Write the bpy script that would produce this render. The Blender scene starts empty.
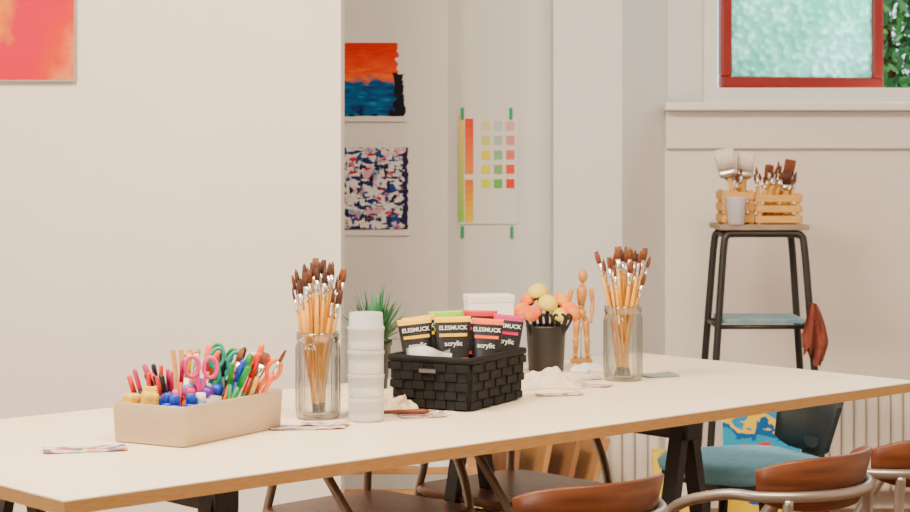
import bpy, bmesh, math, random
from mathutils import Vector, Matrix, Euler
R = random.Random(11)
sc = bpy.context.scene
COL = sc.collection

# ------------------------------------------------------------------ materials
def mat(name, col, rough=0.5, metal=0.0, col2=None, nscale=12, bump=0.0, bscale=80, coord='Object', stretch=(1,1,1), spec=0.5, coat=0.0, sss=0.0, trans=0.0, detail=4):
    m = bpy.data.materials.new(name); m.use_nodes = True
    nt = m.node_tree; N = nt.nodes; L = nt.links
    b = N['Principled BSDF']
    b.inputs['Base Color'].default_value = (*col, 1)
    b.inputs['Roughness'].default_value = rough
    b.inputs['Metallic'].default_value = metal
    b.inputs['Specular IOR Level'].default_value = spec
    b.inputs['Coat Weight'].default_value = coat
    b.inputs['Transmission Weight'].default_value = trans
    if col2 or bump:
        tc = N.new('ShaderNodeTexCoord'); mp = N.new('ShaderNodeMapping')
        mp.inputs['Scale'].default_value = stretch
        L.new(tc.outputs[coord], mp.inputs['Vector'])
    if col2:
        n = N.new('ShaderNodeTexNoise'); n.inputs['Scale'].default_value = nscale; n.inputs['Detail'].default_value = detail
        L.new(mp.outputs[0], n.inputs['Vector'])
        r = N.new('ShaderNodeValToRGB'); r.color_ramp.elements[0].position = .35; r.color_ramp.elements[1].position = .65
        r.color_ramp.elements[0].color = (*col, 1); r.color_ramp.elements[1].color = (*col2, 1)
        L.new(n.outputs['Fac'], r.inputs['Fac']); L.new(r.outputs[0], b.inputs['Base Color'])
    if bump:
        n2 = N.new('ShaderNodeTexNoise'); n2.inputs['Scale'].default_value = bscale; n2.inputs['Detail'].default_value = 3
        L.new(mp.outputs[0], n2.inputs['Vector'])
        bp = N.new('ShaderNodeBump'); bp.inputs['Strength'].default_value = bump; bp.inputs['Distance'].default_value = .005
        L.new(n2.outputs['Fac'], bp.inputs['Height']); L.new(bp.outputs[0], b.inputs['Normal'])
    return m

def glassmat(name):
    m = bpy.data.materials.new(name); m.use_nodes = True
    nt = m.node_tree; N = nt.nodes; L = nt.links
    N.remove(N['Principled BSDF']); out = N['Material Output']
    t = N.new('ShaderNodeBsdfTransparent')
    g = N.new('ShaderNodeBsdfGlossy'); g.inputs['Roughness'].default_value = .06; g.inputs[0].default_value = (.97,.98,1,1)
    lw = N.new('ShaderNodeLayerWeight'); lw.inputs['Blend'].default_value = .4
    cr = N.new('ShaderNodeValToRGB')
    cr.color_ramp.elements[0].position = .10; cr.color_ramp.elements[0].color = (.97,.98,.98,1)
    cr.color_ramp.elements[1].position = .65; cr.color_ramp.elements[1].color = (.28,.31,.30,1)  # tint darkens towards rib edges, imitating refraction lines in the colour
    L.new(lw.outputs['Facing'], cr.inputs[0]); L.new(cr.outputs[0], t.inputs[0])
    mr = N.new('ShaderNodeMapRange'); mr.inputs['To Min'].default_value = .06; mr.inputs['To Max'].default_value = .6
    mx = N.new('ShaderNodeMixShader')
    L.new(lw.outputs['Facing'], mr.inputs['Value']); L.new(mr.outputs[0], mx.inputs[0])
    L.new(t.outputs[0], mx.inputs[1]); L.new(g.outputs[0], mx.inputs[2]); L.new(mx.outputs[0], out.inputs[0])
    return m

def milky(name, col=(.85,.86,.88), fac=.35):
    m = bpy.data.materials.new(name); m.use_nodes = True
    nt = m.node_tree; N = nt.nodes; L = nt.links
    b = N['Principled BSDF']; out = N['Material Output']
    b.inputs['Base Color'].default_value = (*col,1); b.inputs['Roughness'].default_value = .3
    tl = N.new('ShaderNodeBsdfTranslucent'); tl.inputs[0].default_value = (*col,1)
    tr = N.new('ShaderNodeBsdfTransparent')
    m1 = N.new('ShaderNodeMixShader'); m1.inputs[0].default_value = .4
    m2 = N.new('ShaderNodeMixShader'); m2.inputs[0].default_value = fac
    L.new(b.outputs[0], m1.inputs[1]); L.new(tl.outputs[0], m1.inputs[2])
    L.new(m1.outputs[0], m2.inputs[1]); L.new(tr.outputs[0], m2.inputs[2]); L.new(m2.outputs[0], out.inputs[0])
    return m

def artmat(name, build):
    m = bpy.data.materials.new(name); m.use_nodes = True
    nt = m.node_tree; b = nt.nodes['Principled BSDF']; b.inputs['Roughness'].default_value = .7
    b.inputs['Specular IOR Level'].default_value = .15
    tc = nt.nodes.new('ShaderNodeTexCoord')
    c = build(nt, tc.outputs['UV'])
    nt.links.new(c, b.inputs['Base Color'])
    return m
def nz(nt, vec, scale, sx=1, sy=1, detail=4, loc=(0,0,0), rot=0):
    mp = nt.nodes.new('ShaderNodeMapping'); mp.inputs['Scale'].default_value = (sx, sy, 1); mp.inputs['Location'].default_value = loc; mp.inputs['Rotation'].default_value = (0,0,rot)
    n = nt.nodes.new('ShaderNodeTexNoise'); n.inputs['Scale'].default_value = scale; n.inputs['Detail'].default_value = detail
    nt.links.new(vec, mp.inputs[0]); nt.links.new(mp.outputs[0], n.inputs['Vector'])
    return n.outputs['Fac']
def ramp(nt, fac, stops, const=False):
    r = nt.nodes.new('ShaderNodeValToRGB'); cr = r.color_ramp
    if const: cr.interpolation = 'CONSTANT'
    while len(cr.elements) < len(stops): cr.elements.new(.5)
    for e, (p, c) in zip(cr.elements, stops): e.position = p; e.color = (*c, 1)
    nt.links.new(fac, r.inputs[0]); return r.outputs[0]
def mth(nt, op, a, b=None, c=None):
    n = nt.nodes.new('ShaderNodeMath'); n.operation = op
    for i, x in enumerate((a, b, c)):
        if x is None: continue
        if isinstance(x, (int, float)): n.inputs[i].default_value = x
        else: nt.links.new(x, n.inputs[i])
    return n.outputs[0]
def mixc(nt, f, a, b):
    n = nt.nodes.new('ShaderNodeMix'); n.data_type = 'RGBA'
    for s, x in ((n.inputs[0], f), (n.inputs[6], a), (n.inputs[7], b)):
        if isinstance(x, tuple): s.default_value = (*x, 1)
        elif isinstance(x, (int, float)): s.default_value = x
        else: nt.links.new(x, s)
    return n.outputs[2]
def sep(nt, v):
    s = nt.nodes.new('ShaderNodeSeparateXYZ'); nt.links.new(v, s.inputs[0]); return s.outputs[0], s.outputs[1]

# ------------------------------------------------------------------ builder
def frame(d, up=None):
    d = Vector(d).normalized()
    a = Vector(up) if up else (Vector((0,0,1)) if abs(d.z) < .95 else Vector((1,0,0)))
    u = (a - d * a.dot(d)).normalized() if up else d.cross(a).normalized()
    v = d.cross(u).normalized()
    return d, u, v
def sq(c, pw): return math.copysign(abs(c)**pw, c)
class B:
    def __init__(s): s.bm = bmesh.new(); s.mats = []
    def mi(s, m):
        if m not in s.mats: s.mats.append(m)
        return s.mats.index(m)
    def loft(s, rings, m, caps=(True, True), smooth=True, loop=False):
        i = s.mi(m); vs = [[s.bm.verts.new(p) for p in r] for r in rings]
        n = len(vs[0]); k = len(vs)
        rng = range(k if loop else k-1)
        for a in rng:
            A, C = vs[a], vs[(a+1) % k]
            for j in range(n):
                f = s.bm.faces.new((A[j], A[(j+1)%n], C[(j+1)%n], C[j])); f.material_index = i; f.smooth = smooth
        if not loop:
            for e, r in ((0, vs[0]), (1, vs[-1])):
                if caps[e]:
                    f = s.bm.faces.new(r); f.material_index = i
    def spin(s, base, d, prof, m, seg=12, caps=(True, True), up=None, smooth=True, pw=1):
        d, u, v = frame(d, up); base = Vector(base); rings = []
        for p in prof:
            t, ru = p[0], p[1]; rv = p[2] if len(p) > 2 else ru
            rings.append([base + d*t + u*(ru*sq(math.cos(2*math.pi*k/seg),pw)) + v*(rv*sq(math.sin(2*math.pi*k/seg),pw)) for k in range(seg)])
        s.loft(rings, m, caps, smooth)
    def rod(s, p1, p2, r1, m, r2=None, seg=10):
        p1 = Vector(p1); p2 = Vector(p2); s.spin(p1, p2-p1, [(0, r1), ((p2-p1).length, r1 if r2 is None else r2)], m, seg)
    def beam(s, p1, p2, w, h, m, up=(0,0,1)):
        p1 = Vector(p1); p2 = Vector(p2); d, u, v = frame(p2-p1, up)
        q = [(-1,-1),(1,-1),(1,1),(-1,1)]
        s.loft([[p + u*(a*h/2) + v*(b*w/2) for a, b in q] for p in (p1, p2)], m, smooth=False)
    def tube(s, pts, r, m, seg=10, sub=6, closed=False):
        P = [Vector(p) for p in pts]; out = []; n = len(P)
        for i in range(n if closed else n-1):
            p0 = P[(i-1) % n] if closed or i > 0 else P[0]; p1 = P[i]; p2 = P[(i+1) % n]
            p3 = P[(i+2) % n] if closed or i+2 < n else P[-1]
            for k in range(sub):
                t = k/sub
                out.append(.5*((2*p1)+(p2-p0)*t+(2*p0-5*p1+4*p2-p3)*t*t+(3*p1-p0-3*p2+p3)*t**3))
        if not closed: out.append(P[-1])
        rings = []; u = None; m_ = len(out)
        for i, p in enumerate(out):
            d = (out[(i+1) % m_] - out[(i-1) % m_]) if closed else (out[min(i+1, m_-1)] - out[max(i-1, 0)])
            d.normalize()
            if u is None: _, u, v = frame(d)
            u = (u - d*u.dot(d)).normalized(); v = d.cross(u)
            rr = r(i/(m_-1)) if callable(r) else r
            rings.append([p + u*(rr*math.cos(2*math.pi*k/seg)) + v*(rr*math.sin(2*math.pi*k/seg)) for k in range(seg)])
        s.loft(rings, m, loop=closed)
    def box(s, c, size, m, rot=(0,0,0), bev=0):
        M = Matrix.Translation(c) @ Euler(rot).to_matrix().to_4x4() @ Matrix.Diagonal((*size, 1))
        r = bmesh.ops.create_cube(s.bm, size=1, matrix=M)
        i = s.mi(m); vs = r['verts']
        for v in vs:
            for f in v.link_faces: f.material_index = i
        if bev:
            es = list({e for v in vs for e in v.link_edges})
            bmesh.ops.bevel(s.bm, geom=es, offset=bev, segments=2, affect='EDGES', profile=.5)
    def ball(s, c, r, m, rot=(0,0,0), seg=16):
        if not hasattr(r, '__len__'): r = (r, r, r)
        M = Matrix.Translation(c) @ Euler(rot).to_matrix().to_4x4() @ Matrix.Diagonal((*r, 1))
        q = bmesh.ops.create_uvsphere(s.bm, u_segments=seg, v_segments=seg//2+2, radius=1, matrix=M)
        i = s.mi(m)
        for v in q['verts']:
            for f in v.link_faces: f.material_index = i; f.smooth = True
    def quad(s, pts, m):
        f = s.bm.faces.new([s.bm.verts.new(p) for p in pts]); f.material_index = s.mi(m); return f
    def uvgrid(s, o, ux, uy, m, nx=1, ny=1, fn=None):
        """sheet with UVs; fn(u,v)->offset"""
        uvl = s.bm.loops.layers.uv.verify(); o = Vector(o); ux = Vector(ux); uy = Vector(uy); i = s.mi(m)
        V = [[s.bm.verts.new(o + ux*(a/nx) + uy*(b/ny) + (Vector(fn(a/nx, b/ny)) if fn else Vector())) for a in range(nx+1)] for b in range(ny+1)]
        for b in range(ny):
            for a in range(nx):
                f = s.bm.faces.new((V[b][a], V[b][a+1], V[b+1][a+1], V[b+1][a])); f.material_index = i; f.smooth = bool(fn)
                for l, (x, y) in zip(f.loops, ((a, b), (a+1, b), (a+1, b+1), (a, b+1))): l[uvl].uv = (x/nx, y/ny)
    def text(s, body, size, m, M):
        cu = bpy.data.curves.new('t', 'FONT'); cu.body = body; cu.size = size; cu.align_x = 'CENTER'; cu.align_y = 'CENTER'
        cu.extrude = .0002; cu.resolution_u = 2; cu.offset = size*.012
        ob = bpy.data.objects.new('t', cu); COL.objects.link(ob); bpy.context.view_layer.update()
        me = bpy.data.meshes.new_from_object(ob.evaluated_get(bpy.context.evaluated_depsgraph_get()))
        me.transform(M); n0 = len(s.bm.faces); s.bm.from_mesh(me); s.bm.faces.ensure_lookup_table(); i = s.mi(m)
        for f in s.bm.faces[n0:]: f.material_index = i; f.smooth = False
        bpy.data.objects.remove(ob); bpy.data.curves.remove(cu); bpy.data.meshes.remove(me)
    def obj(s, name, loc=(0,0,0), rot=0, normals=True, parent=None):
        if normals: bmesh.ops.recalc_face_normals(s.bm, faces=s.bm.faces[:])
        me = bpy.data.meshes.new(name); s.bm.to_mesh(me); s.bm.free()
        for m in s.mats: me.materials.append(m)
        o = bpy.data.objects.new(name, me); COL.objects.link(o); o.location = loc; o.rotation_euler = (0, 0, rot)
        if parent: o.parent = parent
        return o
def rrect(w, l, r, z, seg=5, c=(0, 0)):
    pts = []
    for cx, cy, a0 in ((w/2-r, l/2-r, 0), (-w/2+r, l/2-r, 90), (-w/2+r, -l/2+r, 180), (w/2-r, -l/2+r, 270)):
        for k in range(seg+1):
            a = math.radians(a0 + 90*k/seg); pts.append(Vector((c[0]+cx+r*math.cos(a), c[1]+cy+r*math.sin(a), z)))
    return pts
D = math.radians

# ------------------------------------------------------------------ palette
M_wall = mat('plaster_warm', (.82,.755,.68), .9, col2=(.84,.775,.70), nscale=3, bump=.08, bscale=60)
M_wall2 = mat('plaster_white', (.81,.795,.78), .9, col2=(.83,.815,.80), nscale=3, bump=.08, bscale=60)
M_wall3 = mat('plaster_cream', (.82,.755,.69), .9, col2=(.84,.775,.71), nscale=3, bump=.08, bscale=60)
M_trim = mat('trim_paint', (.85,.82,.78), .5)
M_top = mat('laminate_cream', (.94,.79,.58), .42, col2=(.95,.82,.62), nscale=5)
M_ply = mat('ply_edge', (.38,.19,.05), .6, col2=(.50,.27,.09), nscale=30, stretch=(1,1,20))
M_black = mat('black_steel', (.012,.012,.014), .45)
M_darkm = mat('dark_tube', (.030,.028,.027), .4, .3)
M_tube = mat('grey_tube', (.32,.28,.24), .35, .7)
M_cherry = mat('chair_wood', (.10,.028,.009), .38, col2=(.165,.050,.016), nscale=8, stretch=(1,1,9), spec=.35)
M_seatw = mat('seat_wood', (.13,.042,.018), .4, col2=(.19,.068,.028), nscale=6, stretch=(8,1,1))
M_pine = mat('pine', (.62,.30,.06), .6, col2=(.74,.40,.11), nscale=12, stretch=(1,1,8))
M_oak = mat('oak', (.46,.22,.07), .6, col2=(.58,.30,.11), nscale=10, stretch=(1,8,1))
M_brushw = mat('brush_handle', (.66,.27,.008), .4, col2=(.74,.36,.02), nscale=40)
M_brushl = mat('brush_handle_light', (.76,.46,.09), .45, col2=(.68,.34,.04), nscale=40)
M_ferr = mat('ferrule', (.80,.78,.76), .25, 1)
M_ferr2 = mat('ferrule_copper', (.75,.5,.3), .3, 1)
M_brist = mat('bristle_brown', (.12,.030,.008), .8, col2=(.20,.055,.013), nscale=200)
M_bristd = mat('bristle_dark', (.045,.016,.01), .8, col2=(.10,.035,.02), nscale=200)
M_bristw = mat('bristle_white', (.84,.78,.66), .9, col2=(.70,.6,.46), nscale=120)
M_dkend = mat('handle_dark_end', (.02,.018,.015), .5)
M_glass = glassmat('jar_glass')
M_milky = milky('milky_plastic', (.85,.86,.88), .36)
M_clear = milky('clear_plastic', (.8,.84,.88), .6)
M_beige = mat('beige_plastic', (.50,.38,.24), .5, bump=.03)
M_felt = mat('black_felt', (.006,.006,.007), .75, bump=.3, bscale=300, spec=.25)
M_white = mat('white_paper', (.84,.82,.79), .7)
M_cloth = mat('canvas_cloth', (.80,.71,.58), .95, col2=(.70,.60,.46), nscale=20, bump=.2, bscale=150)
def solid(n, c, r=.4): return mat(n, c, r)
C = dict(red=(.66,.004,.003), orange=(.90,.13,.0), yellow=(.92,.56,.0), green=(.0,.22,.03), lime=(.28,.60,.01), teal=(.0,.34,.26),
         blue=(.003,.05,.48), sky=(.01,.26,.80), purple=(.12,.01,.34), pink=(.84,.02,.20), magenta=(.52,.002,.10), black=(.008,.008,.01),
         white=(.85,.84,.82), brown=(.16,.045,.012), coral=(.92,.12,.02), grey=(.3,.3,.3))
S = {k: solid('plastic_'+k, v) for k, v in C.items()}

# ------------------------------------------------------------------ room
def wall(name, poly, z0, z1, m):
    b = B(); b.loft([[Vector((x, y, z)) for x, y in poly] for z in (z0, z1)], m, smooth=False); return b.obj(name)
H = 3.0
wall('floor', [(-3.2,-2.2),(3.2,-2.2),(3.2,7.6),(-3.2,7.6)], -.1, 0, mat('floor_parquet', (.20,.11,.06), .5, col2=(.28,.16,.09), nscale=4, stretch=(1,10,1)))
wall('ceiling', [(-3.2,-2.2),(3.2,-2.2),(3.2,7.3),(-3.2,7.3)], H, H+.1, M_wall2)
wall('wall_left', [(-3.2,-2.2),(-3.0,-2.2),(-3.0,5.6),(-3.2,5.6)], 0, H, M_wall)
wall('wall_right', [(3.0,-2.2),(3.2,-2.2),(3.2,7.2),(3.0,7.2)], 0, H, M_wall)
wall('wall_front', [(-3.2,-2.4),(3.2,-2.4),(3.2,-2.2),(-3.2,-2.2)], 0, H, M_wall)
wall('wall_partition', [(-3.2,5.6),(-.338,5.6),(-.338,5.78),(-3.2,5.78)], 0, H, M_wall)
wall('wall_alcove', [(-1.6,6.7),(-.025,6.7),(-.025,6.95),(.349,6.95),(.349,6.7),(.592,6.7),(.778,7.0),(.778,7.3),(-1.6,7.3)], 0, H, M_wall2)
wall('wall_alcove_side', [(-1.7,5.78),(-1.6,5.78),(-1.6,7.3),(-1.7,7.3)], 0, H, M_wall2)
wall('wall_window_lower', [(.778,7.0),(3.0,7.0),(3.0,7.3),(.778,7.3)], 0, 1.50, M_wall3)
wall('wall_window_pier', [(.778,7.02),(.925,7.08),(.925,7.3),(.778,7.3)], 1.50, H, M_wall2)
wall('wall_window_upper', [(.925,7.08),(3.0,7.08),(3.0,7.3),(.925,7.3)], 2.6, H, M_wall2)
wall('wall_window_end', [(2.4,7.08),(3.0,7.08),(3.0,7.3),(2.4,7.3)], 1.50, 2.6, M_wall2)
b = B(); b.box((1.88,6.985,1.485), (2.22,.17,.03), M_trim, bev=.006); b.box((1.885,6.985,1.40), (2.21,.03,.138), M_wall3, bev=.004); b.obj('trim_window_sill')

M_red = mat('red_window_paint', (.27,.012,.010), .4)
def tex_glass():
    m = bpy.data.materials.new('textured_glass'); m.use_nodes = True
    nt = m.node_tree; N = nt.nodes; L = nt.links; out = N['Material Output']; N.remove(N['Principled BSDF'])
    tc = N.new('ShaderNodeTexCoord'); v = N.new('ShaderNodeTexVoronoi'); v.inputs['Scale'].default_value = 42; v.feature = 'SMOOTH_F1'
    n = N.new('ShaderNodeTexNoise'); n.inputs['Scale'].default_value = 4
    L.new(tc.outputs['Object'], v.inputs['Vector']); L.new(tc.outputs['Object'], n.inputs['Vector'])
    c1 = ramp(nt, n.outputs['Fac'], [(.35,(.46,.84,.72)),(.65,(.76,.98,.93))])
    c2 = ramp(nt, v.outputs['Distance'], [(.1,(1,1,1)),(.5,(.50,.68,.62))])
    mm = N.new('ShaderNodeMix'); mm.data_type = 'RGBA'; mm.blend_type = 'MULTIPLY'; mm.inputs[0].default_value = 1
    L.new(c1, mm.inputs[6]); L.new(c2, mm.inputs[7])
    bp = N.new('ShaderNodeBump'); bp.inputs['Strength'].default_value = 1; bp.inputs['Distance'].default_value = .02; L.new(v.outputs['Distance'], bp.inputs['Height'])
    tl = N.new('ShaderNodeBsdfTranslucent'); L.new(mm.outputs[2], tl.inputs[0]); L.new(bp.outputs[0], tl.inputs['Normal'])
    gl = N.new('ShaderNodeBsdfGlossy'); gl.inputs['Roughness'].default_value = .2; L.new(bp.outputs[0], gl.inputs['Normal'])
    mx = N.new('ShaderNodeMixShader'); mx.inputs[0].default_value = .06
    L.new(tl.outputs[0], mx.inputs[1]); L.new(gl.outputs[0], mx.inputs[2]); L.new(mx.outputs[0], out.inputs[0])
    return m
w1 = bpy.data.objects.new('window_1', None); COL.objects.link(w1); w1.location = (.925, 7.1, 1.5)
b = B()
for c, s in (((.737,.05,.03),(1.475,.1,.06)), ((.03,.05,.55),(.06,.1,.979)), ((1.445,.05,.55),(.058,.1,.979)), ((.737,.05,1.07),(1.475,.1,.06))):
    b.box(c, s, M_trim)
b.obj('outer_frame', parent=w1)
b = B(); sw, sh, t = .655, .98, .042
for c, s in (((sw/2,0,t/2),(sw,.045,t)), ((sw/2,0,sh-t/2),(sw,.045,t)), ((t/2,0,sh/2),(t,.045,sh-2*t)), ((sw-t/2,0,sh/2),(t,.045,sh-2*t))):
    b.box(c, s, M_red, bev=.006)
b.box((sw/2,0,sh/2), (sw-2*t+.01,.006,sh-2*t+.01), tex_glass())
b.obj('casement_sash', (.075,.04,.062), D(12), parent=w1)
b = B()
for c, s in (((0,.3,t/2),(.045,.6,t)), ((0,.3,sh-t/2),(.045,.6,t)), ((0,.02,sh/2),(.045,.045,sh-2*t)), ((0,.58,sh/2),(.045,.045,sh-2*t))):
    b.box(c, s, M_red, bev=.004)
b.box((0,.3,sh/2), (.006,.52,sh-2*t), tex_glass())
b.obj('casement_sash_open', (1.40,.08,.062), D(-6), parent=w1)

# hedge outside
b = B(); gl = [mat('leaf_a', (.02,.10,.02), .6), mat('leaf_b', (.05,.22,.05), .6), mat('leaf_c', (.12,.36,.08), .6)]
for i in range(9000):
    p = Vector((R.uniform(1.9,3.2), 9.1+R.gauss(0,.3), R.uniform(1.0,2.7)))
    e = Euler((R.uniform(0,6),R.uniform(0,6),R.uniform(0,6))).to_matrix(); l = R.uniform(.025,.045)
    b.quad([p, p+e@Vector((l,l*.5,0)), p+e@Vector((2*l,0,0)), p+e@Vector((l,-l*.5,0))], R.choice(gl))
for x in (2.1,2.7,3.1): b.tube([(x,9.1,0),(x+.05,9.12,1),(x-.05,9.1,2)], .04, M_cherry)
b.obj('hedge', normals=False)
wall('ground_outside', [(-4,7.6),(6,7.6),(6,13),(-4,13)], -.1, 0, mat('grass', (.06,.16,.03), .9, col2=(.1,.22,.05), nscale=9))

# ------------------------------------------------------------------ artworks
def b_pink(nt, uv):
    x, y = sep(nt, uv); n = nz(nt, uv, 3.2, detail=6)
    f = mth(nt, 'ADD', mth(nt,'ADD', x, mth(nt,'MULTIPLY', y, -.75)), mth(nt, 'MULTIPLY', mth(nt,'SUBTRACT',n,.5), .9))
    return ramp(nt, f, [(.25,(.80,.22,.01)),(.40,(.66,.005,.05)),(.62,(.68,.003,.04)),(.76,(.70,.04,.012)),(.92,(.74,.20,.06)),(1,(.66,.32,.18))])
b = B(); A_grey = mat('canvas_edge', (.42,.37,.32), .8)
b.box((.24,.012,.29), (.48,.022,.58), A_grey, bev=.002); b.uvgrid((.004,-.0005,.006), (.472,0,0), (0,0,.57), artmat('art_pink', b_pink)); b.obj('canvas_painting_pink', (-1.60,5.578,1.522), normals=False)

def b_sea(nt, uv):
    x, y = sep(nt, uv); n = nz(nt, uv, 4, detail=7); nf = nz(nt, uv, 5, sx=1, sy=4, detail=8); nh = nz(nt, uv, 9, detail=7)
    sky = ramp(nt, mth(nt,'ADD',mth(nt,'MULTIPLY',y,.7),mth(nt,'MULTIPLY',nf,.45)), [(.52,(.92,.22,.01)),(.68,(.85,.06,.004)),(.9,(.66,.012,.003))])
    sea = ramp(nt, mth(nt,'ADD',mth(nt,'MULTIPLY',nf,.7),mth(nt,'MULTIPLY',nh,.3)), [(.34,(.003,.015,.11)),(.47,(.004,.06,.24)),(.56,(.005,.13,.32)),(.68,(.03,.30,.42))])
    h = ramp(nt, mth(nt,'ADD',y, mth(nt,'MULTIPLY',mth(nt,'SUBTRACT',n,.5),.5)), [(.50,(0,0,0)),(.545,(1,1,1))])
    c = mixc(nt, h, sea, sky)
    blk = mth(nt,'LESS_THAN', mth(nt,'ADD',y,mth(nt,'MULTIPLY',nh,.35)), .27)
    c = mixc(nt, blk, c, (.004,.005,.012))
    rb = mth(nt,'MULTIPLY', mth(nt,'GREATER_THAN', mth(nt,'ADD',x,mth(nt,'MULTIPLY',nh,.26)), .99), mth(nt,'LESS_THAN', y, .62))
    c = mixc(nt, rb, c, (.006,.007,.016))
    er = mth(nt,'GREATER_THAN', mth(nt,'ADD',x,mth(nt,'MULTIPLY',nz(nt,uv,12,sx=.3,detail=6,loc=(4,0,0)),.16)), mth(nt,'ADD',.985,mth(nt,'MULTIPLY',mth(nt,'LESS_THAN',y,.60),.075)))
    c = mixc(nt, er, c, (.8,.78,.76))
    bot = mth(nt,'LESS_THAN', mth(nt,'ADD',y,mth(nt,'MULTIPLY',n,.06)), .095)
    return mixc(nt, bot, c, (.8,.78,.76))
b = B(); b.uvgrid((0,0,0), (.345,0,0), (0,0,.284), M_white, 6, 6, lambda u,v: (0,.002*math.sin(u*5),0))
b.uvgrid((.012,-.004,.002), (.330,0,0), (0,0,.278), artmat('art_sea', b_sea)); b.obj('abstract_seascape_painting', (-.515,6.692,1.424), normals=False)

def b_dabs(nt, uv):
    x, y = sep(nt, uv)
    c = (.80,.77,.76)
    layers = [((.66,.40,.46),4,1,1,(0,0,0),.3,.56),((.30,.34,.52),5,1.6,.9,(2,7,0),.2,.585),((.58,.012,.05),8,.8,1.5,(9,1,0),.5,.605),
              ((.72,.12,.20),8,1.5,.8,(3,3,0),-.5,.615),((.012,.025,.14),8.5,.7,1.7,(6,2,0),.15,.565),((.012,.012,.05),8,1.8,.75,(1,8,0),.1,.575),
              ((.02,.05,.26),9,1.4,.8,(14,5,0),.7,.60),((.82,.80,.78),10,.8,1.6,(4,12,0),-.2,.60)]
    for col, s_, sx, sy, lo, ro, th in layers:
        f = ramp(nt, nz(nt, uv, s_, sx=sx, sy=sy, loc=lo, rot=ro, detail=5), [(th-.012,(0,0,0)),(th+.012,(1,1,1))])
        c = mixc(nt, f, c, col)
    n = nz(nt,uv,14,detail=5)
    ed = mth(nt,'GREATER_THAN', mth(nt,'ADD',mth(nt,'MULTIPLY',x,.97),mth(nt,'MULTIPLY',n,.20)), 1.0)
    c = mixc(nt, ed, c, (.015,.015,.06))
    eb = mth(nt,'LESS_THAN', mth(nt,'ADD',y,mth(nt,'MULTIPLY',n,.08)), .05)
    c = mixc(nt, eb, c, (.015,.02,.07))
    return mixc(nt, mth(nt,'GREATER_THAN', mth(nt,'ADD',x,mth(nt,'MULTIPLY',n,.06)), 1.012), c, (.8,.78,.76))
b = B(); b.uvgrid((0,0,0), (.345,0,0), (0,0,.318), M_white, 6, 6, lambda u,v: (0,.002*math.sin(u*5),0))
b.uvgrid((.012,-.004,.022), (.332,0,0), (0,0,.29), artmat('art_dabs', b_dabs)); b.obj('abstract_dabs_painting', (-.505,6.692,1.022), normals=False)

# swatch sheet
b = B(); b.uvgrid((0,0,0), (.215,0,0), (0,0,.395), M_white)
tapeM = solid('green_tape', (.0,.36,.16), .6)
for x, z in ((.012,.415),(.19,.415),(.012,-.02),(.193,-.02)): b.box((x,-.002,z-.01), (.012,.001,.045), tapeM)
def wc(c): return solid('watercolour', c, .8)
cols = [[(.80,.78,.40),(.70,.72,.22),(.88,.78,.02),(.90,.82,.02),(.78,.86,.02)],
        [(.58,.66,.62),(.44,.60,.50),(.30,.55,.32),(.26,.52,.20),(.16,.50,.10)],
        [(.82,.46,.42),(.82,.32,.30),(.84,.20,.17),(.88,.09,.04),(.88,.04,.015)]]
for ci in range(3):
    for ri in range(5):
        x = .098+ci*.045; z = .36-ri*.053
        b.box((x,-.001,z), (.031,.0015,.034), wc(cols[ci][ri]))
for k in range(10):
    t = k/9
    c1 = tuple(a*(1-t)+q*t for a, q in zip((.88,.62,.18),(.30,.66,.08))); b.box((.008,-.001,.382-.039*k-.003), (.02,.0015,.039), wc(c1))
for k in range(6):
    t = k/5
    c1 = tuple(a*(1-t)+q*t for a, q in zip((.84,.06,.008),(.90,.26,.05))); b.box((.037,-.001,.37-.034*k), (.031,.0015,.034), wc(c1))
    c2 = tuple(a*(1-t)+q*t for a, q in zip((.88,.20,.02),(.90,.62,.02))); b.box((.037,-.001,.15-.026*k), (.031,.0015,.026), wc(c2))
b.obj('colour_swatch_sheet', (.015,6.942,1.054), normals=False)

# ------------------------------------------------------------------ table
LA = D(42.5); ld = Vector((math.cos(LA), math.sin(LA), 0)); sd = Vector((-math.sin(LA), math.cos(LA), 0))
Rn = Vector((1.137, 4.64, 0)); TL, TW = 2.39, .915
tb = bpy.data.objects.new('work_table', None); COL.objects.link(tb); tb.location = Rn - ld*TL; tb.rotation_euler = (0,0,LA)
b = B(); b.box((TL/2,TW/2,.7365), (TL,TW,.022), M_ply); b.box((TL/2,TW/2,.7487), (TL+.001,TW+.001,.0026), M_top); b.obj('tabletop', parent=tb)
for k, tx in enumerate((TL-.76, .37)):
    b = B(); b.box((tx,TW/2,.700), (.05,TW-.14,.05), M_black, bev=.003)
    for ty in (.10, TW-.12):
        for sg in (-1, 1): b.beam((tx+sg*.014,ty,.70), (tx+sg*.15,ty,0), .022, .038, M_black, up=(0,1,0))
        b.beam((tx-.10,ty,.30), (tx+.10,ty,.30), .02, .03, M_black)
    b.beam((tx-.09,.10,.32), (tx-.09,TW-.12,.32), .02, .03, M_black)
    b.obj('trestle_%d' % (k+1), parent=tb)

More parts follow.
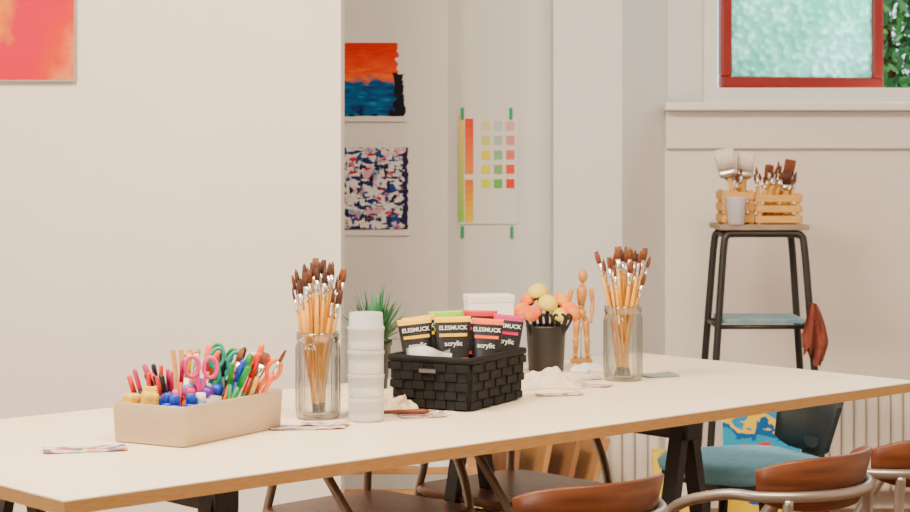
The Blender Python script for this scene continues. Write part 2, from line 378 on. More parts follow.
# ------------------------------------------------------------------ chairs
def tube_chair(loc, rot, name='dining_chair', zc=.675):
    e = bpy.data.objects.new(name, None); COL.objects.link(e); e.location = loc; e.rotation_euler = (0,0,rot)
    b = B(); rings = [rrect(.38,.37,.07,.445), rrect(.40,.39,.08,.452), rrect(.40,.39,.08,.462), rrect(.385,.375,.07,.467)]
    b.loft(rings, M_seatw); b.obj('seat', parent=e)
    b = B(); r = .205; rings = []; n = 20
    for k in range(n+1):
        a = D(-90 + (-62 + 124*k/n)); t = abs(2*k/n-1); hh = .052*(1-.5*t**4); c = Vector((math.cos(a), math.sin(a), 0))
        prof = [(-.006,-hh),(-.006,0),(-.006,hh),(0,hh+.004),(.007,hh),(.007,0),(.007,-hh),(0,-hh-.004)]
        rings.append([Vector((0,-.02,0)) + c*(r-.014+o+.012*(z/.05)) + Vector((0,0,zc+z)) for o, z in prof])
    b.loft(rings, M_cherry); b.obj('backrest', parent=e)
    b = B(); tr = .011; za = zc-.02
    arc = [(r*math.cos(D(a)), -.02+r*math.sin(D(a)), za) for a in range(-170, -9, 20)]
    b.tube([(-.175,.17,.44),(-.20,.12,.53),(-.212,.05,.61)] + arc + [(.212,.05,.61),(.20,.12,.53),(.175,.17,.44)], tr, M_tube, 12, 5)
    for sg in (-1, 1):
        b.tube([(sg*.19,.19,0),(sg*.18,.175,.25),(sg*.172,.165,.44)], tr, M_tube)
        b.tube([(sg*.19,-.23,0),(sg*.175,-.20,.25),(sg*.165,-.185,.43),(sg*.150,-.165,.55),(sg*.145,-.168,za-.005)], tr, M_tube)
        b.tube([(sg*.172,.165,.43),(sg*.172,0,.425),(sg*.165,-.18,.43)], tr, M_tube)
    b.tube([(-.172,.16,.43),(0,.165,.43),(.172,.16,.43)], tr, M_tube)
    b.tube([(-.165,-.18,.43),(0,-.18,.43),(.165,-.18,.43)], tr, M_tube)
    b.obj('tube_frame', parent=e)
n42 = LA
tube_chair((.620,3.86,0), n42+D(4), zc=.664); tube_chair((.170,3.56,0), n42-D(4), zc=.664); tube_chair((.920,4.18,0), n42+D(2), zc=.655)
tube_chair((.15,4.80,0), n42+D(180), zc=.655); tube_chair((-.205,4.49,0), n42+D(183), zc=.645)

# blue chair
e = bpy.data.objects.new('padded_chair', None); COL.objects.link(e); e.location = (.79,5.19,0); e.rotation_euler = (0,0,D(112))
M_bluepad = mat('blue_pad', (.22,.62,.92), .8, col2=(.27,.68,.95), nscale=30, bump=.2)
M_teald = mat('dark_shell', (.012,.02,.026), .45)
b = B(); b.loft([rrect(.36,.36,.10,.43), rrect(.40,.40,.12,.44), rrect(.41,.41,.12,.46), rrect(.38,.38,.11,.478), rrect(.28,.28,.09,.483)], M_bluepad); b.obj('seat_pad', parent=e)
b = B(); rings = []
for k in range(13):
    a = D(-90-36+72*k/12); c = Vector((math.cos(a), math.sin(a), 0)); hh = .085*(1-.35*abs(k/6-1)**4)
    rings.append([c*(.24+o+.03*z/.1) + Vector((0,0,.565+z)) for o, z in ((0,-hh),(0,0),(0,hh),(.012,hh),(.012,0),(.012,-hh))])
b.loft(rings, M_teald)
b.box((0,-.225,.47), (.07,.015,.10), M_teald, bev=.004); b.box((0,-.19,.425), (.07,.08,.012), M_teald)
b.obj('back_shell', parent=e)
b = B(); b.box((0,0,.42), (.33,.33,.02), M_teald, bev=.004)
for sx in (-1,1):
    for sy in (-1,1): b.rod((sx*.14,sy*.14,.42), (sx*.19,sy*.20,0), .013, M_darkm, .009)
b.obj('legs', parent=e)

# ------------------------------------------------------------------ brushes
def brush(b, base, d, L, w=.0045, hm=None, fm=None, bm_=None, flat=False, dark=True):
    d = Vector(d).normalized(); base = Vector(base); hm = hm or R.choice([M_brushw, M_brushw, M_brushl]); fm = fm or M_ferr; bm_ = bm_ or M_brist
    f1 = L-.030 if L > .2 else .84*L; f0 = f1-.032 if L > .2 else .68*L
    if dark: b.spin(base, d, [(0,w*.5),(.07*L,w*.7)], M_dkend, 8); st = .07*L
    else: st = 0
    b.spin(base, d, [(st,w*.7),(.3*L,w*.9),(.6*L,w*1.1),(f0,w*.75)], hm, 8)
    up = Vector((R.uniform(-1,1), R.uniform(-1,1), .1))
    if flat:
        b.spin(base, d, [(f0,w*.8,w*.8),(f0+.3*(f1-f0),w*1.1,w*.8),(f1,w*1.6,w*.6)], fm, 10, up=up)
        b.spin(base, d, [(f1,w*1.6,w*.55),(f1+.5*(L-f1),w*1.7,w*.6),(L,w*1.4,w*.15)], bm_, 10, up=up)
    else:
        b.spin(base, d, [(f0,w*.8),(f0+.2*(f1-f0),w*.95),(f1,w*1.05)], fm, 10)
        b.spin(base, d, [(f1,w*.95),(f1+.4*(L-f1),w*1.15),(f1+.75*(L-f1),w*.8),(L,w*.12)], bm_, 10)
def glass_jar(loc, h, r):
    b = B(); seg = 240; rings = []
    prof = [(.0,.90,0),(.006,.98,0),(.018,1,.6),(.026,1,1),(h*.80,1,1),(h*.84,1,.3),(h*.87,.95,0),(h*.90,.93,0),(h*.91,.98,0),(h*.985,.98,0),(h,.95,0)]
    for z, k, rib in prof:
        rings.append([Vector(((r*k-.0016*rib+.0032*rib*abs(math.cos(10*2*math.pi*j/seg)))*math.cos(2*math.pi*j/seg), (r*k-.0016*rib+.0032*rib*abs(math.cos(10*2*math.pi*j/seg)))*math.sin(2*math.pi*j/seg), z)) for j in range(seg)])
    for z, k in ((h,.90),(h*.9,.87),(h*.82,.93),(.02,.92),(.009,.84)):
        rings.append([Vector((r*k*math.cos(2*math.pi*j/seg), r*k*math.sin(2*math.pi*j/seg), z)) for j in range(seg)])
    b.loft(rings, M_glass); return b.obj('glass_jar', loc)
def jar_brushes(loc, h, r, n, Lr, ks=(-.35,.35)):
    b = B()
    for i in range(n):
        a = i*2.39996 + R.uniform(-.2,.2); q = math.sqrt((i+.6)/n)
        pm = Vector((r*.80*q*math.cos(a), r*.80*q*math.sin(a), h))
        k = R.uniform(*ks)
        pb = Vector((pm.x*k+R.uniform(-.009,.009), pm.y*k+R.uniform(-.009,.009), .012))
        L = Lr[1] - (Lr[1]-Lr[0])*(.25+.75*R.random())*(.4+.6*q)
        brush(b, pb, pm-pb, L, R.uniform(.0038,.0055), fm=M_ferr if R.random()<.85 else M_ferr2, bm_=R.choice([M_brist,M_brist,M_bristd]), flat=R.random()<.4)
    return b.obj('paintbrushes', loc)
J1 = (-.289,3.985,.75); glass_jar(J1,.182,.0465); jar_brushes(J1,.182,.0465,42,(.26,.335))
J2 = (.414,4.66,.75); glass_jar(J2,.185,.0470); jar_brushes(J2,.185,.047,32,(.25,.345),(-.6,.2))

# ------------------------------------------------------------------ stacked plastic pots
b = B(); z = 0; r = .0385
for k in range(4):
    hh = .049
    b.spin((0,0,z), (0,0,1), [(0,r*.93),(.003,r*.96),(hh-.008,r*.97),(hh-.008,r*1.0),(hh-.001,r*1.0),(hh,r*.97)], M_milky, 40)
    z += hh+.0006
b.spin((0,0,z), (0,0,1), [(0,r*.95),(.002,r*.92),(.026,r*.90),(.028,r*.86)], M_milky, 40)
for k in range(4): b.spin((0,0,k*.0496+.004), (0,0,1), [(0,r*.88),(.012+.006*(k%3),r*.88)], M_white, 30)
b.obj('stacked_plastic_pots', (-.1855,3.94,.75))

# ------------------------------------------------------------------ beige storage bin
def bin_(w, l, h, m, tap=.006, t=.004, r=.022):
    b = B()
    b.loft([rrect(w-2*tap-.01,l-2*tap-.01,r*.8,0), rrect(w-2*tap,l-2*tap,r,.004), rrect(w,l,r,h-.002), rrect(w-.001,l-.001,r,h), rrect(w-2*t,l-2*t,r-t*.5,h), rrect(w-2*t-2*tap,l-2*t-2*tap,r-t*.6,.006)], m)
    return b
BP = Vector((-.506,3.748,.75)); BA = D(60)
bin_(.33,.180,.078,M_beige,tap=.003,r=.014).obj('storage_bin', BP, BA)
def inb(x, y, z=.02):
    return Vector((x*math.cos(BA)-y*math.sin(BA), x*math.sin(BA)+y*math.cos(BA), z))
def marker(b, base, d, L, r, body, cap, tip=None):
    d = Vector(d).normalized()
    b.spin(base, d, [(0,r*.85),(.003,r),(L*.68,r)], body, 12)
    b.spin(base, d, [(L*.68,r*1.12),(L*.97,r*1.05),(L,r*.6)], cap, 12)
b = B(); ks = ['red','orange','green','teal','red','white','yellow','coral','red','orange','pink','blue','green','black']
for i in range(48):
    x = R.uniform(.02,.125); y = R.uniform(-.060,.052); p = inb(x-.02, y, .014)
    d = Vector((R.uniform(-.05,.62), R.uniform(-.1,.35), R.uniform(.85,1.1)))
    c = S[ks[i % 14]]; L = R.uniform(.12,.165)
    if i % 6 == 0: brush(b, p, d, L+.012, .0050, hm=R.choice([M_pine, S['orange'], S['green']]), dark=False, flat=True, bm_=R.choice([M_brist,M_bristw]))
    else: marker(b, p, d, L, R.uniform(.0045,.0070), c if i%5 else S['white'], c)
for i in range(20):
    p = inb(R.uniform(-.11,-.03), R.uniform(.0,.055), .014)
    d = Vector((R.uniform(-.45,.1), R.uniform(-.2,.3), 1))
    marker(b, p, d, R.uniform(.110,.140), R.uniform(.0038,.0055), S[R.choice(['black','black','blue','white','red'])], S[R.choice(['red','magenta','black','black','red'])])
b.obj('felt_pens', BP)
b = B()
for x, y, z, r, c in ((.0,.0,.098,.014,'purple'),(-.01,-.025,.085,.014,'purple'),(-.03,.0,.085,.014,'magenta'),(.03,-.02,.085,.014,'blue'),(-.035,.03,.08,.013,'pink'),(.0,.03,.085,.013,'sky'),
                      (-.02,.01,.06,.02,'coral'),(.01,-.01,.06,.02,'red'),(.03,.02,.06,.02,'purple'),(-.02,.04,.055,.02,'blue')):
    p = inb(x,y,z); b.ball(p, r, S[c], seg=12)
b.obj('craft_pompoms', BP)
b = B(); p = inb(-.045,-.046,.012)
b.spin(p, (0,0,1), [(0,.026),(.06,.031),(.066,.034),(.07,.034),(.07,.031),(.004,.024)], M_clear, 28)
for k in range(26):
    a = R.uniform(0,6.28); q = R.uniform(0,.02); b.ball(p+Vector((q*math.cos(a),q*math.sin(a),.035+R.uniform(0,.03))), .005, S[R.choice(['red','pink','coral','white'])], seg=8)
b.obj('bead_tub', BP)
for (x, y, c) in ((-.105,-.060,'blue'),(-.135,-.045,'blue'),(-.085,-.068,'sky'),(-.118,-.015,'blue')):
    b = B(); b.spin((0,0,0), (0,0,1), [(0,.011),(.002,.0135),(.066,.0135),(.070,.009)], S['sky'] if c == 'sky' else S['blue'], 18)
    b.spin((0,0,.070), (0,0,1), [(0,.010),(.016,.010),(.018,.008)], S['white'] if c == 'sky' else S['blue'], 18); b.obj('paint_bottle', BP+inb(x,y,.008))
M_sponge = mat('sponge', (.84,.54,.06), .95, col2=(.70,.38,.03), nscale=150, bump=.6, bscale=200)
for (x, y, z, rz, s) in ((-.130,.020,.080,.3,(.032,.036,.034)),(-.13,.062,.076,.9,(.036,.03,.030)),(-.10,.042,.092,.1,(.03,.028,.026))):
    b = B(); b.box((0,0,0), s, M_sponge, rot=(.1,.1,rz), bev=.006); b.box((0,0,-.035), (.02,.02,.05), M_sponge, bev=.004); b.obj('sponge_piece', BP+inb(x,y,z))
def scissors(loc, rz, c, tilt, lean=.25):
    b = B()
    for sg in (-1,1):
        pts = [(sg*(.018+.013*math.cos(a)), 0, .130+.020*math.sin(a)) for a in [2*math.pi*k/10 for k in range(10)]]
        b.tube(pts, .0042, c, 8, 4, closed=True)
        b.beam((sg*.010,0,.112), (-sg*.003,.0,.07), .009, .005, c, up=(0,1,0)); b.beam((-sg*.003,sg*.001,.072), (-sg*.008,sg*.001,-.005), .009, .0016, M_ferr, up=(0,1,0))
    b.spin((0,-.004,.075), (0,1,0), [(0,.004),(.008,.004)], M_ferr, 12)
    o = b.obj('scissors', loc); o.rotation_euler = (tilt, lean, rz); return o
scissors(BP+inb(.030,.000,.020), .25, S['teal'], .1); scissors(BP+inb(.070,.035,.020), -.35, S['green'], -.10)
scissors(BP+inb(-.015,-.008,.008), .1, S['pink'], .12, .05); scissors(BP+inb(.080,-.045,.008), .2, S['orange'], .10, .36)
b = B()
for k in range(4):
    p = inb(.02+k*.008,.062,.015); b.beam(p, p+Vector((-.02+.012*k,.02,.145)), .009, .006, M_pine)
b.beam(inb(.02,.060,.150), inb(.045,.060,.156)+Vector((.02,0,0)), .008, .006, M_pine)
b.obj('wooden_craft_sticks', BP)

# ------------------------------------------------------------------ woven basket with paint tubes
KP = Vector((.0071,4.228,.75)); KA = D(62); KW, KL, KH = .272, .205, .116
b = bin_(KW, KL, KH, M_felt, tap=.009, t=.006, r=.012)
for side in range(4):
    W = KW if side % 2 == 0 else KL; off = (KL if side % 2 == 0 else KW)/2
    nc = 9 if side % 2 == 0 else 7; nr = 5
    for i in range(nc):
        for j in range(nr):
            ch = (KH-.016)/nr; z = .003+ch*(j+.5); tp = .009*(1-z/KH); Wz = W-2*tp
            cw = (Wz-.010)/nc; x = -Wz/2+.005+cw*(i+.5)
            hor = (i+j) % 2 == 0; sz = (cw*1.10, .0045, ch*.84) if hor else (cw*.82, .0045, ch*1.08)
            o = off - tp + (.0034 if hor else .0006)
            M4 = Matrix.Rotation(math.pi/2*side, 4, 'Z'); c = M4 @ Vector((x, -o, z))
            b.box(c, sz, M_felt, rot=(0,0,math.pi/2*side), bev=.0016)
b.loft([rrect(KW+.006,KL+.006,.012,KH-.012), rrect(KW+.009,KL+.009,.012,KH-.006), rrect(KW+.006,KL+.006,.012,KH+.001), rrect(KW-.012,KL-.012,.01,KH+.001), rrect(KW-.012,KL-.012,.01,KH-.012)], M_felt)
M_brass = mat('basket_handle', (.16,.15,.15), .4, .5)
b.box((-KW/2-.006,0,.086), (.004,.045,.012), M_brass, bev=.002)
b.obj('woven_basket', KP, KA)
M_lab = mat('tube_label_black', (.010,.009,.011), .4)
M_txtw = solid('label_print', (.88,.86,.80), .5)
def paint_tube(loc, rz, c, c2, tilt=(0,0), h=.180, w=.039, name2='acrylic'):
    b = B(); seg = 28
    def ring(z, a, t): return [Vector((a*math.cos(2*math.pi*k/seg), t*math.sin(2*math.pi*k/seg), z)) for k in range(seg)]
    def sh(t): return w*(.72+.28*t), .021*(1-t)**.8+.0015
    def seglist(t0, t1, n=5): return [ring(.022+(h-.022)*(t0+(t1-t0)*k/n), *sh(t0+(t1-t0)*k/n)) for k in range(n+1)]
    b.spin((0,0,0), (0,0,1), [(0,.013),(.018,.013),(.02,.010)], S['white'], 18)
    b.loft([ring(.018,.010,.010)] + seglist(0,.42), c, caps=(True,False))
    b.loft(seglist(.42,.92,8), M_lab, caps=(False,False))
    b.loft(seglist(.92,1.0,3), c2, caps=(False,True))
    slope = math.atan2(.021*.8, h)
    for body, t, s, m in (('ELESMUCK',.84,.0130,M_txtw),(name2,.62,.0155,S['white'])):
        M4 = Matrix.Translation((0, -sh(t)[1]-.0018, .022+(h-.022)*t)) @ Matrix.Rotation(math.pi/2-slope*.7, 4, 'X')
        b.text(body, s, m, M4)
    b.box((0, -sh(.74)[1]-.0008, .022+(h-.022)*.74), (w*1.5,.0008,.007), c2)
    o = b.obj('paint_tube', loc); o.rotation_euler = (tilt[0], tilt[1], rz); return o
T = KP + Vector((0,0,.006))
paint_tube(T+Vector((-.078,-.012,.004)), D(8), S['orange'], S['yellow'], (-.12,-.10))
paint_tube(T+Vector((-.008,-.038,.010)), D(3), S['orange'], S['yellow'], (-.10,-.02), w=.041)
paint_tube(T+Vector((.056,-.022,.004)), D(-4), S['coral'], S['coral'], (-.10,.05), w=.036)
paint_tube(T+Vector((.096,.040,.008)), D(-12), S['magenta'], S['magenta'], (-.10,.09), w=.036)
paint_tube(T+Vector((.048,.055,.016)), D(10), S['red'], S['red'], (-.06,.03))
paint_tube(T+Vector((-.020,.046,.016)), D(-5), S['green'], S['lime'], (-.05,-.05))
paint_tube(T+Vector((-.066,.040,.006)), D(14), S['sky'], S['yellow'], (-.05,-.12))
b = B(); b.uvgrid((-.06,-.006,0), (.11,-.012,0), (0,-.005,.085), M_clear, 10, 8, lambda u,v: (0,.006*math.sin(9*u+4*v),.008*math.sin(7*u))); b.uvgrid((-.06,.004,0), (.11,-.012,0), (0,.0,.085), M_white, 10, 8, lambda u,v: (0,.005*math.sin(7*u+5*v),.006*math.sin(5*u)))
o = b.obj('plastic_pouch', KP+Vector((-.055,-.048,.040)), D(-24), normals=False)

# ------------------------------------------------------------------ black pot with sponge dabbers
QP = Vector((.234,4.86,.75))
b = B(); b.spin((0,0,0), (0,0,1), [(0,.042),(.004,.045),(.112,.051),(.118,.053),(.118,.048),(.010,.042)], M_black, 40); b.obj('pen_pot', QP)
b = B()
M_sy = mat('sponge_yellow', (.88,.54,.03), .9, col2=(.72,.66,.10), nscale=30, bump=.4, bscale=150)
M_so = mat('sponge_coral', (.90,.09,.02), .9, col2=(.92,.40,.02), nscale=28, bump=.4, bscale=150)
def dabber(x, y, z, r, m, tx, ty=0):
    d = Vector((tx, ty, 1)).normalized(); base = Vector((x,y,z)) - d*r*.5
    b.spin(base, d, [(0,r*.55),(.002,r*.95),(r*.45,r),(r*.8,r*.92),(r*1.1,r*.68),(r*1.28,r*.35),(r*1.33,r*.05)], m, 20)
    b.spin(base-d*.004, d, [(0,r*.5),(.006,r*.6)], S['black'], 14)
    b.rod((x*.25,y*.3,.02), base, .005, S['brown'])
for a in ((-.062,-.005,.152,.026,M_so,-.9),(-.036,-.026,.150,.024,M_so,-.4,-.5),(-.020,.012,.202,.027,M_sy,-.2),(.004,-.020,.176,.026,M_sy,.1,-.4),(.062,.0,.152,.028,M_so,.9),(.040,.018,.178,.025,M_so,.4),
          (-.046,.02,.180,.022,M_so,-.5),(.034,-.024,.146,.021,M_sy,.5,-.5)): dabber(*a)
for k in range(7):
    x = -.048+.016*k; b.tube([(x*.4,-.01,.02),(x,-.030,.122),(x+.006,-.040,.148),(x+.014,-.036,.134),(x*.5+.01,-.01,.08)], .0038, S['black'], 8)
b.obj('sponge_dabbers', QP)

# ------------------------------------------------------------------ mannequin
M_man = mat('mannequin_wood', (.52,.22,.035), .45, col2=(.62,.29,.06), nscale=15, stretch=(1,1,5))
b = B(); b.spin((0,0,0),(0,0,1),[(0,.030),(.008,.030),(.011,.027)],M_man,32); b.rod((0,.012,.01),(0,.008,.13),.002,M_ferr)
b.spin((.0,0,.118),(0,0,1),[(0,.010,.009),(.006,.019,.012),(.018,.020,.013),(.026,.012,.009)],M_man,18)
b.ball((0,0,.150),.009,M_man)
b.spin((0,0,.155),(.03,0,1),[(0,.011,.009),(.02,.020,.013),(.040,.025,.014),(.050,.018,.010)],M_man,18)
b.rod((.002,0,.203),(.003,0,.216),.005,M_man); b.ball((.004,-.002,.232),(.0125,.0145,.018),M_man)
def limb(p, q, r1, r2): 
    p=Vector(p);q=Vector(q);L=(q-p).length; b.spin(p,q-p,[(0,r1*.6),(L*.15,r1),(L*.5,(r1+r2)/2),(L*.9,r2),(L,r2*.6)],M_man,12); b.ball(q,r2*.95,M_man,seg=10)
limb((-.026,0,.198),(-.034,-.004,.160),.0070,.0055); limb((-.034,-.004,.160),(-.015,-.022,.140),.0060,.005); b.ball((-.012,-.025,.138),(.006,.004,.007),M_man,seg=10)
limb((.027,0,.198),(.030,-.002,.158),.0070,.0055); limb((.030,-.002,.158),(.026,-.018,.124),.0060,.005); b.ball((.025,-.020,.116),(.005,.004,.009),M_man,seg=10)
for sg in (-1,1):
    b.ball((sg*.011,0,.116),.008,M_man,seg=10); limb((sg*.011,0,.113),(sg*.015,-.006,.068),.0105,.0070); limb((sg*.015,-.006,.068),(sg*.016,.0,.024),.0088,.006); b.ball((sg*.017,-.008,.019),(.007,.015,.006),M_man)
b.obj('wooden_mannequin', (.338,5.06,.75))

# ------------------------------------------------------------------ plant
b = B(); b.spin((0,0,0),(0,0,1),[(0,.030),(.10,.040),(.105,.043),(.115,.043),(.115,.037),(.09,.035)],mat('dark_pot',(.02,.022,.025),.5),32)
b.spin((0,0,.09),(0,0,1),[(0,.035),(.012,.034)],mat('soil',(.03,.02,.012),.9),20)
LG = [mat('plant_leaf_a',(.010,.09,.03),.45), mat('plant_leaf_b',(.025,.16,.05),.45), mat('plant_leaf_c',(.05,.24,.09),.45)]
for k in range(130):
    a = R.uniform(0,6.283); ph = R.uniform(.15,1.35); L = R.uniform(.08,.135); h = Vector((math.cos(a)*math.sin(ph), math.sin(a)*math.sin(ph), math.cos(ph)))
    s0 = Vector((.008*math.cos(a), .008*math.sin(a), .105)); side = Vector((-math.sin(a), math.cos(a), 0)); m = R.choice(LG); w = .0050
    pts = [s0 + h*L*t + Vector((0,0,-.030*t*t*math.sin(ph)))+Vector((0,0,.02*t)) for t in (0,.25,.5,.75,1)]
    ws = [w*.6,w,w,w*.6,.0002]
    vs = [(b.bm.verts.new(p-side*q), b.bm.verts.new(p+side*q)) for p, q in zip(pts, ws)]
    for u_, v_ in zip(vs, vs[1:]):
        f = b.bm.faces.new((u_[0],u_[1],v_[1],v_[0])); f.material_index = b.mi(m); f.smooth = True
b.obj('potted_plant', (-.192,4.50,.75), normals=False)

b = B(); b.box((0,0,.10), (.115,.07,.20), M_white, bev=.003); b.box((0,0,.196), (.119,.074,.02), mat('card_lid',(.78,.72,.64),.7), bev=.003)
b.obj('cardboard_box', (.085,4.74,.75), D(10))

# cloth
def cloth(name, loc, w, d, h, m, seed, rz=0):
    rr = random.Random(seed); ph = [rr.uniform(0,6) for _ in range(8)]
    b = B()
    def fn(u, v):
        e = (math.sin(math.pi*u)*math.sin(math.pi*v))**.32 if 0<u<1 and 0<v<1 else 0
        n = .62+.18*math.sin(9*u+ph[0]+3*v)+.12*math.sin(13*v+ph[1]-5*u)+.10*math.sin(23*u+11*v+ph[2])+.05*math.sin(41*u-17*v)
        return (.012*math.sin(8*v+ph[3]), .012*math.sin(9*u+ph[4]), .001+h*e*n)
    b.uvgrid((-w/2,-d/2,0), (w,0,0), (0,d,0), m, 48, 30, fn)
    return b.obj(name, loc, rz, normals=False)
cloth('crumpled_cloth', (.225,4.54,.75), .165,.13,.044, M_cloth, 3, D(8))
cloth('crumpled_paper_towel', (-.135,4.10,.75), .09,.10,.036, mat('kraft_light',(.70,.55,.38),.9,bump=.1), 8, D(20))
cloth('cotton_rag', (.350,4.87,.75), .10,.08,.022, M_white, 5, D(30))

# flyers
def b_fly(seed):
    def f(nt, uv):
        v = nt.nodes.new('ShaderNodeTexVoronoi'); v.inputs['Scale'].default_value = 6; mp = nt.nodes.new('ShaderNodeMapping'); mp.inputs['Location'].default_value=(seed,seed*2,0); mp.inputs['Scale'].default_value=(1.3,1,1)
        nt.links.new(uv, mp.inputs[0]); nt.links.new(mp.outputs[0], v.inputs['Vector'])
        s_ = nt.nodes.new('ShaderNodeSeparateColor'); nt.links.new(v.outputs['Color'], s_.inputs[0])
        return ramp(nt, s_.outputs[1], [(0,(.66,.60,.54)),(.3,(.42,.10,.10)),(.42,(.62,.55,.48)),(.55,(.14,.16,.26)),(.68,(.70,.64,.58)),(.80,(.55,.32,.10)),(.90,(.45,.25,.28))], True)
    return f
def flyer(loc, w, d, rz, seed, m=None):
    b = B(); b.uvgrid((-w/2,-d/2,.0008), (w,0,0), (0,d,0), m or artmat('flyer_print', b_fly(seed)), 10, 4, lambda u,v: (0,0,.004*u**4+.003*(1-u)**4)); b.obj('printed_flyer', loc, D(rz), normals=False)
M_fg = mat('flyer_grey', (.36,.40,.40), .6)
flyer((-.695,3.55,.75), .155,.075, 14, 1); flyer((-.30,3.84,.75), .15,.07, 8, 2); flyer((-.265,3.875,.752), .10,.05, -8, 3)
flyer((-.07,4.01,.75), .10,.06, 12, 4); flyer((.24,4.37,.75), .11,.05, 12, 5); flyer((.335,4.54,.75), .08,.06, -15, 6)
flyer((.51,4.76,.75), .09,.09, 15, 8, M_fg); flyer((.320,4.68,.75), .08,.06, 20, 13)
flyer((-.16,4.06,.75), .14,.08, 20, 9, M_white)
b = B(); b.spin((0,0,.008),(1,.15,0),[(0,.004),(.09,.006),(.1,.004)],S['brown'],10); b.spin((0,0,.008),(1,.15,0),[(.1,.004,.002),(.14,.006,.001),(.155,.001,.0006)],M_ferr,8); b.obj('palette_knife', (-.155,4.0,.752))

# ------------------------------------------------------------------ stool with crates
SP = Vector((1.03,6.42,0)); st = bpy.data.objects.new('high_stool', None); COL.objects.link(st); st.location = SP
zt = 1.065
b = B(); b.box((0,0,zt), (.300,.26,.018), mat('stool_top_wood',(.26,.19,.12),.6,col2=(.38,.28,.17),nscale=14,stretch=(1,6,1)), bev=.003); b.obj('top', parent=st)
b = B()
for sy in (-1,1):
    b.tube([(-.205,sy*.165,0),(-.178,sy*.145,.40),(-.146,sy*.125,.85),(-.134,sy*.118,1.0),(-.124,sy*.115,1.038),(-.09,sy*.112,1.044),(0,sy*.112,1.044),(.09,sy*.112,1.044),(.124,sy*.115,1.038),(.134,sy*.118,1.0),(.146,sy*.125,.85),(.178,sy*.145,.40),(.205,sy*.165,0)], .0125, M_darkm, 12)
for sx in (-1,1): 
    b.rod((sx*.12,-.115,1.035),(sx*.12,.115,1.035),.008,M_darkm)
    b.rod((sx*.154,-.13,.735),(sx*.154,.13,.735),.008,M_darkm); b.rod((sx*.19,-.155,.25),(sx*.19,.155,.25),.008,M_darkm)
for sy in (-1,1): b.rod((-.154,sy*.13,.735),(.154,sy*.13,.735),.008,M_darkm); b.rod((-.19,sy*.155,.25),(.19,sy*.155,.25),.008,M_darkm)
b.obj('tube_frame', parent=st)
b = B(); b.box((0,0,.752), (.275,.23,.016), mat('step_blue',(.10,.28,.38),.5,col2=(.24,.38,.42),nscale=20), bev=.003); b.obj('step', parent=st)
b = B(); M_rag = mat('rag_brown', (.20,.042,.028), .95, col2=(.29,.075,.05), nscale=30, bump=.3, bscale=150)
def ragf(side):
    def f(u, v):
        t = 1-v; w = .22+.78*min(1, t*1.5)**.8 - .25*max(0,t-.7)/.3
        x = (u-.5)*.088*(w-1) + .010*math.sin(3*t)
        y = (.014*math.sin(13*u+2.2*t)+.008*math.sin(23*u-3*t))*(.3+t) + side*.009
        z = .022*math.sin(5*u+1)*t + .015*math.sin(11*u+side)*t
        return (x, y, z)
    return f
for side in (-1,1): b.uvgrid((-.044,0,-.165), (.088,0,0), (0,0,.18), M_rag, 30, 20, ragf(side))
b.obj('hanging_rag', (SP.x+.156,SP.y-.158,.80), normals=False)
def crate(loc, w, d, h, n=3):
    b = B(); t = .007
    for sx in (-1,1):
        for sy in (-1,1): b.box((sx*(w/2-.008),sy*(d/2-.008),h/2), (.014,.014,h), M_pine)
    for k in range(n):
        z = h*(k+.5)/n; hh = h/n*.66
        for sy in (-1,1): b.box((0,sy*(d/2+t/2-.001),z), (w,t,hh), M_pine, bev=.001)
        for sx in (-1,1): b.box((sx*(w/2+t/2-.001),0,z), (t,d,hh), M_pine, bev=.001)
    b.box((0,0,.004), (w-.02,d-.02,.006), M_pine)
    return b.obj('wooden_crate', loc)
ct = zt+.009
crate((SP.x-.076,SP.y+.012,ct), .100,.16,.115,3); crate((SP.x+.055,SP.y-.005,ct), .145,.17,.105,3)
b = B(); b.spin((0,0,0),(0,0,1),[(0,.025),(.003,.027),(.088,.034),(.092,.036),(.092,.032),(.006,.025)],milky('cup_plastic',(.84,.82,.84),.1),32)
b.obj('plastic_cup', (SP.x-.092,SP.y-.112,ct))
b = B()
def flatbrush(base, d, L, w, bm_, hm):
    d = Vector(d).normalized(); up=(1,0,.0)
    b.spin(base,d,[(0,.006,.004),(.3*L,.009,.006),(.60*L,.007,.005)],hm,10,up=up)
    b.spin(base,d,[(.58*L,w*.5,.006),(.62*L,w,.009),(.72*L,w,.009)],M_ferr,20,up=up,pw=.5)
    b.spin(base,d,[(.72*L,w*.98,.010),(.88*L,w*1.06,.013),(L,w*1.04,.009)],bm_,20,up=up,pw=.4)
flatbrush((-.07,-.01,.02),(-.24,-.1,1),.240,.032,M_bristw,M_pine)
flatbrush((-.05,.03,.02),(.05,-.05,1),.225,.028,M_bristw,M_pine)
flatbrush((-.075,.03,.02),(-.10,.1,1),.215,.022,M_bristw,S['white'])
flatbrush((.075,.0,.02),(.18,0,1),.20,.017,M_brist,M_brushw)
flatbrush((.03,.04,.02),(.10,.1,1),.18,.014,M_brist,M_pine)
flatbrush((.085,-.03,.02),(.05,0,1),.16,.015,M_bristd,M_brushl)
for k in range(20):
    brush(b,(R.uniform(0,.10),R.uniform(-.06,.06),.02),(R.uniform(-.25,.35),R.uniform(-.2,.2),1),R.uniform(.14,.195),.0045,dark=False,flat=R.random()<.5)
for k in range(9):
    brush(b,(R.uniform(-.10,-.05),R.uniform(-.05,.05),.02),(R.uniform(-.15,.25),R.uniform(-.2,.2),1),R.uniform(.14,.18),.0045,dark=False)
b.obj('crate_brushes', (SP.x,SP.y,ct))

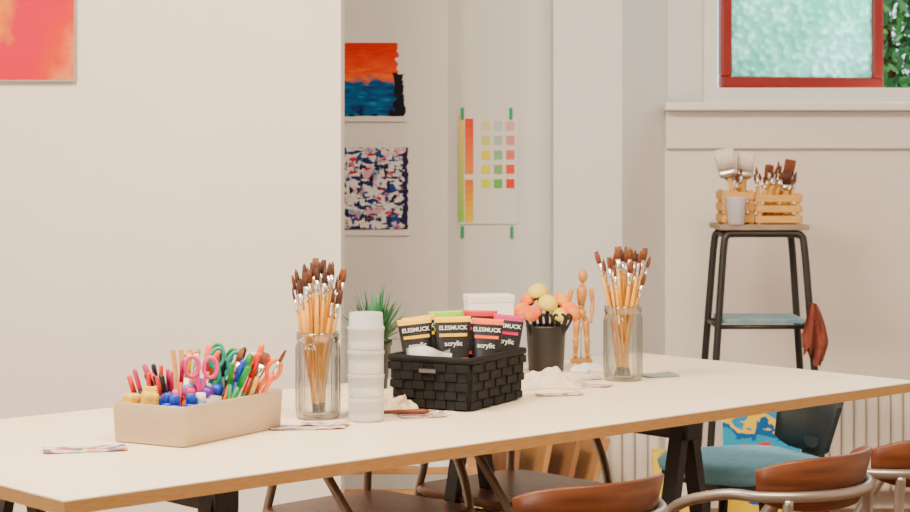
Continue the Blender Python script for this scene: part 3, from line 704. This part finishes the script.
# ------------------------------------------------------------------ low things along the wall
M_rad = mat('radiator_enamel', (.80,.74,.66), .4)
def radiator(loc, n, h, rz=0, p=.045):
    b = B(); b.box(((n-1)*p/2,.02,h/2+.03), (n*p,.02,h-.08), M_rad)
    for k in range(n): 
        b.loft([rrect(.041,.05,.015,z,4,c=(k*p,0)) for z in (.08,.10,h-.02)]+[rrect(.026,.035,.01,h,4,c=(k*p,0))], M_rad)
    for x in (0,(n-1)*p): b.rod((x,0,0),(x,0,.1),.012,M_rad)
    b.obj('radiator', loc, rz)
radiator((1.30,6.92,0), 16, .47); radiator((.56,6.60,0), 4, .42)
def b_can(nt, uv):
    x,y = sep(nt,uv); n = nz(nt,uv,3,sy=2.2)
    return ramp(nt, mth(nt,'ADD',mth(nt,'MULTIPLY',y,.8),mth(nt,'MULTIPLY',n,.4)), [(.30,(.85,.6,.02)),(.50,(.01,.12,.5)),(.66,(.80,.75,.68)),(.72,(.70,.03,.02)),(.77,(.02,.35,.60)),(.84,(.01,.12,.40)),(.89,(.88,.62,.03)),(.94,(.02,.3,.6))], True)
b = B(); b.box((0,.012,.24), (.26,.02,.48), M_white, bev=.002); b.uvgrid((-.128,-.0006,.002),(.256,0,0),(0,0,.476),artmat('art_stripes',b_can)); o = b.obj('stretched_canvas', (1.01,6.18,.0), normals=False); o.rotation_euler=(-.14,0,0)
M_kr = mat('board_brown', (.28,.12,.045), .7, col2=(.36,.17,.07), nscale=10)
for k,(x,a) in enumerate(((.13,.10),(.20,.20),(.28,.24),(.35,.30))):
    b = B(); b.box((0,0,.19), (.018,.36,.38), [M_kr,M_oak][k%2], bev=.002); b.box((.011,0,.19),(.004,.30,.32),M_cherry); o = b.obj('leaning_board', (x,6.36,.012)); o.rotation_euler=(0,a,.25)
b = B(); b.box((0,0,.285), (.62,.28,.022), M_oak, bev=.003)
for sx in (-1,1):
    for sy in (-1,1): b.box((sx*.28,sy*.11,.137), (.035,.035,.274), M_pine, bev=.002)
b.box((0,-.11,.20), (.55,.018,.04), M_pine)
b.obj('low_bench', (-.19,6.25,0))
cloth('folded_drop_cloth', (-.08,6.2,.297), .22,.16,.03, M_white, 12)
M_yb = mat('yellow_bag', (.86,.60,.02), .6)
b = B(); b.loft([rrect(.16,.10,.006,0,2), rrect(.165,.10,.006,.18,2), rrect(.18,.07,.006,.36,2), rrect(.172,.062,.005,.36,2), rrect(.15,.08,.005,.05,2)], M_yb, smooth=False)
b.box((0,-.049,.24),(.09,.002,.06),M_white,rot=(.12,0,0)); b.box((0,-.0535,.12),(.06,.002,.05),solid('bag_blue',(.1,.3,.5)))
b.tube([(-.04,-.03,.35),(-.035,-.035,.41),(.035,-.035,.41),(.04,-.03,.35)],.003,M_white)
b.obj('gift_bag', (.72,6.05,0), D(-5))

# ------------------------------------------------------------------ lights
def area(name, loc, target, size, power, col):
    l = bpy.data.lights.new(name, 'AREA'); l.shape = 'RECTANGLE'; l.size = size[0]; l.size_y = size[1]; l.energy = power; l.color = col
    o = bpy.data.objects.new(name, l); COL.objects.link(o); o.location = loc
    o.rotation_euler = (Vector(target)-Vector(loc)).to_track_quat('-Z','Y').to_euler(); return o
area('ceiling_lamp', (-1.0,3.4,2.92), (-.7,4.4,0), (1.0,.7), 150, (1,.80,.57))
area('ceiling_lamp', (.7,2.8,2.92), (.8,4.8,0), (1.0,.7), 140, (1,.83,.63))
area('daylight_fill', (-2.6,.6,1.9), (0,4.8,1.1), (1.4,1.4), 95, (.97,.97,1))  # added fill light from behind left; that wall has no window
area('daylight_fill', (1.6,7.5,2.0), (.6,5.0,.9), (1.2,.9), 28, (.85,.94,1))  # daylight coming in by the casement window
w = bpy.data.worlds.new('sky'); sc.world = w; w.use_nodes = True
w.node_tree.nodes['Background'].inputs[0].default_value = (.80,.94,1,1); w.node_tree.nodes['Background'].inputs[1].default_value = 2.4

# ------------------------------------------------------------------ camera
cd = bpy.data.cameras.new('camera'); cam = bpy.data.objects.new('camera', cd); COL.objects.link(cam)
cam.location = (0,0,1.3); cam.rotation_euler = (math.pi/2,0,0); cd.lens = 74.8; cd.sensor_width = 36; cd.shift_y = -99/910
cd.dof.use_dof = True; cd.dof.focus_distance = 4.1; cd.dof.aperture_fstop = 9
sc.camera = cam
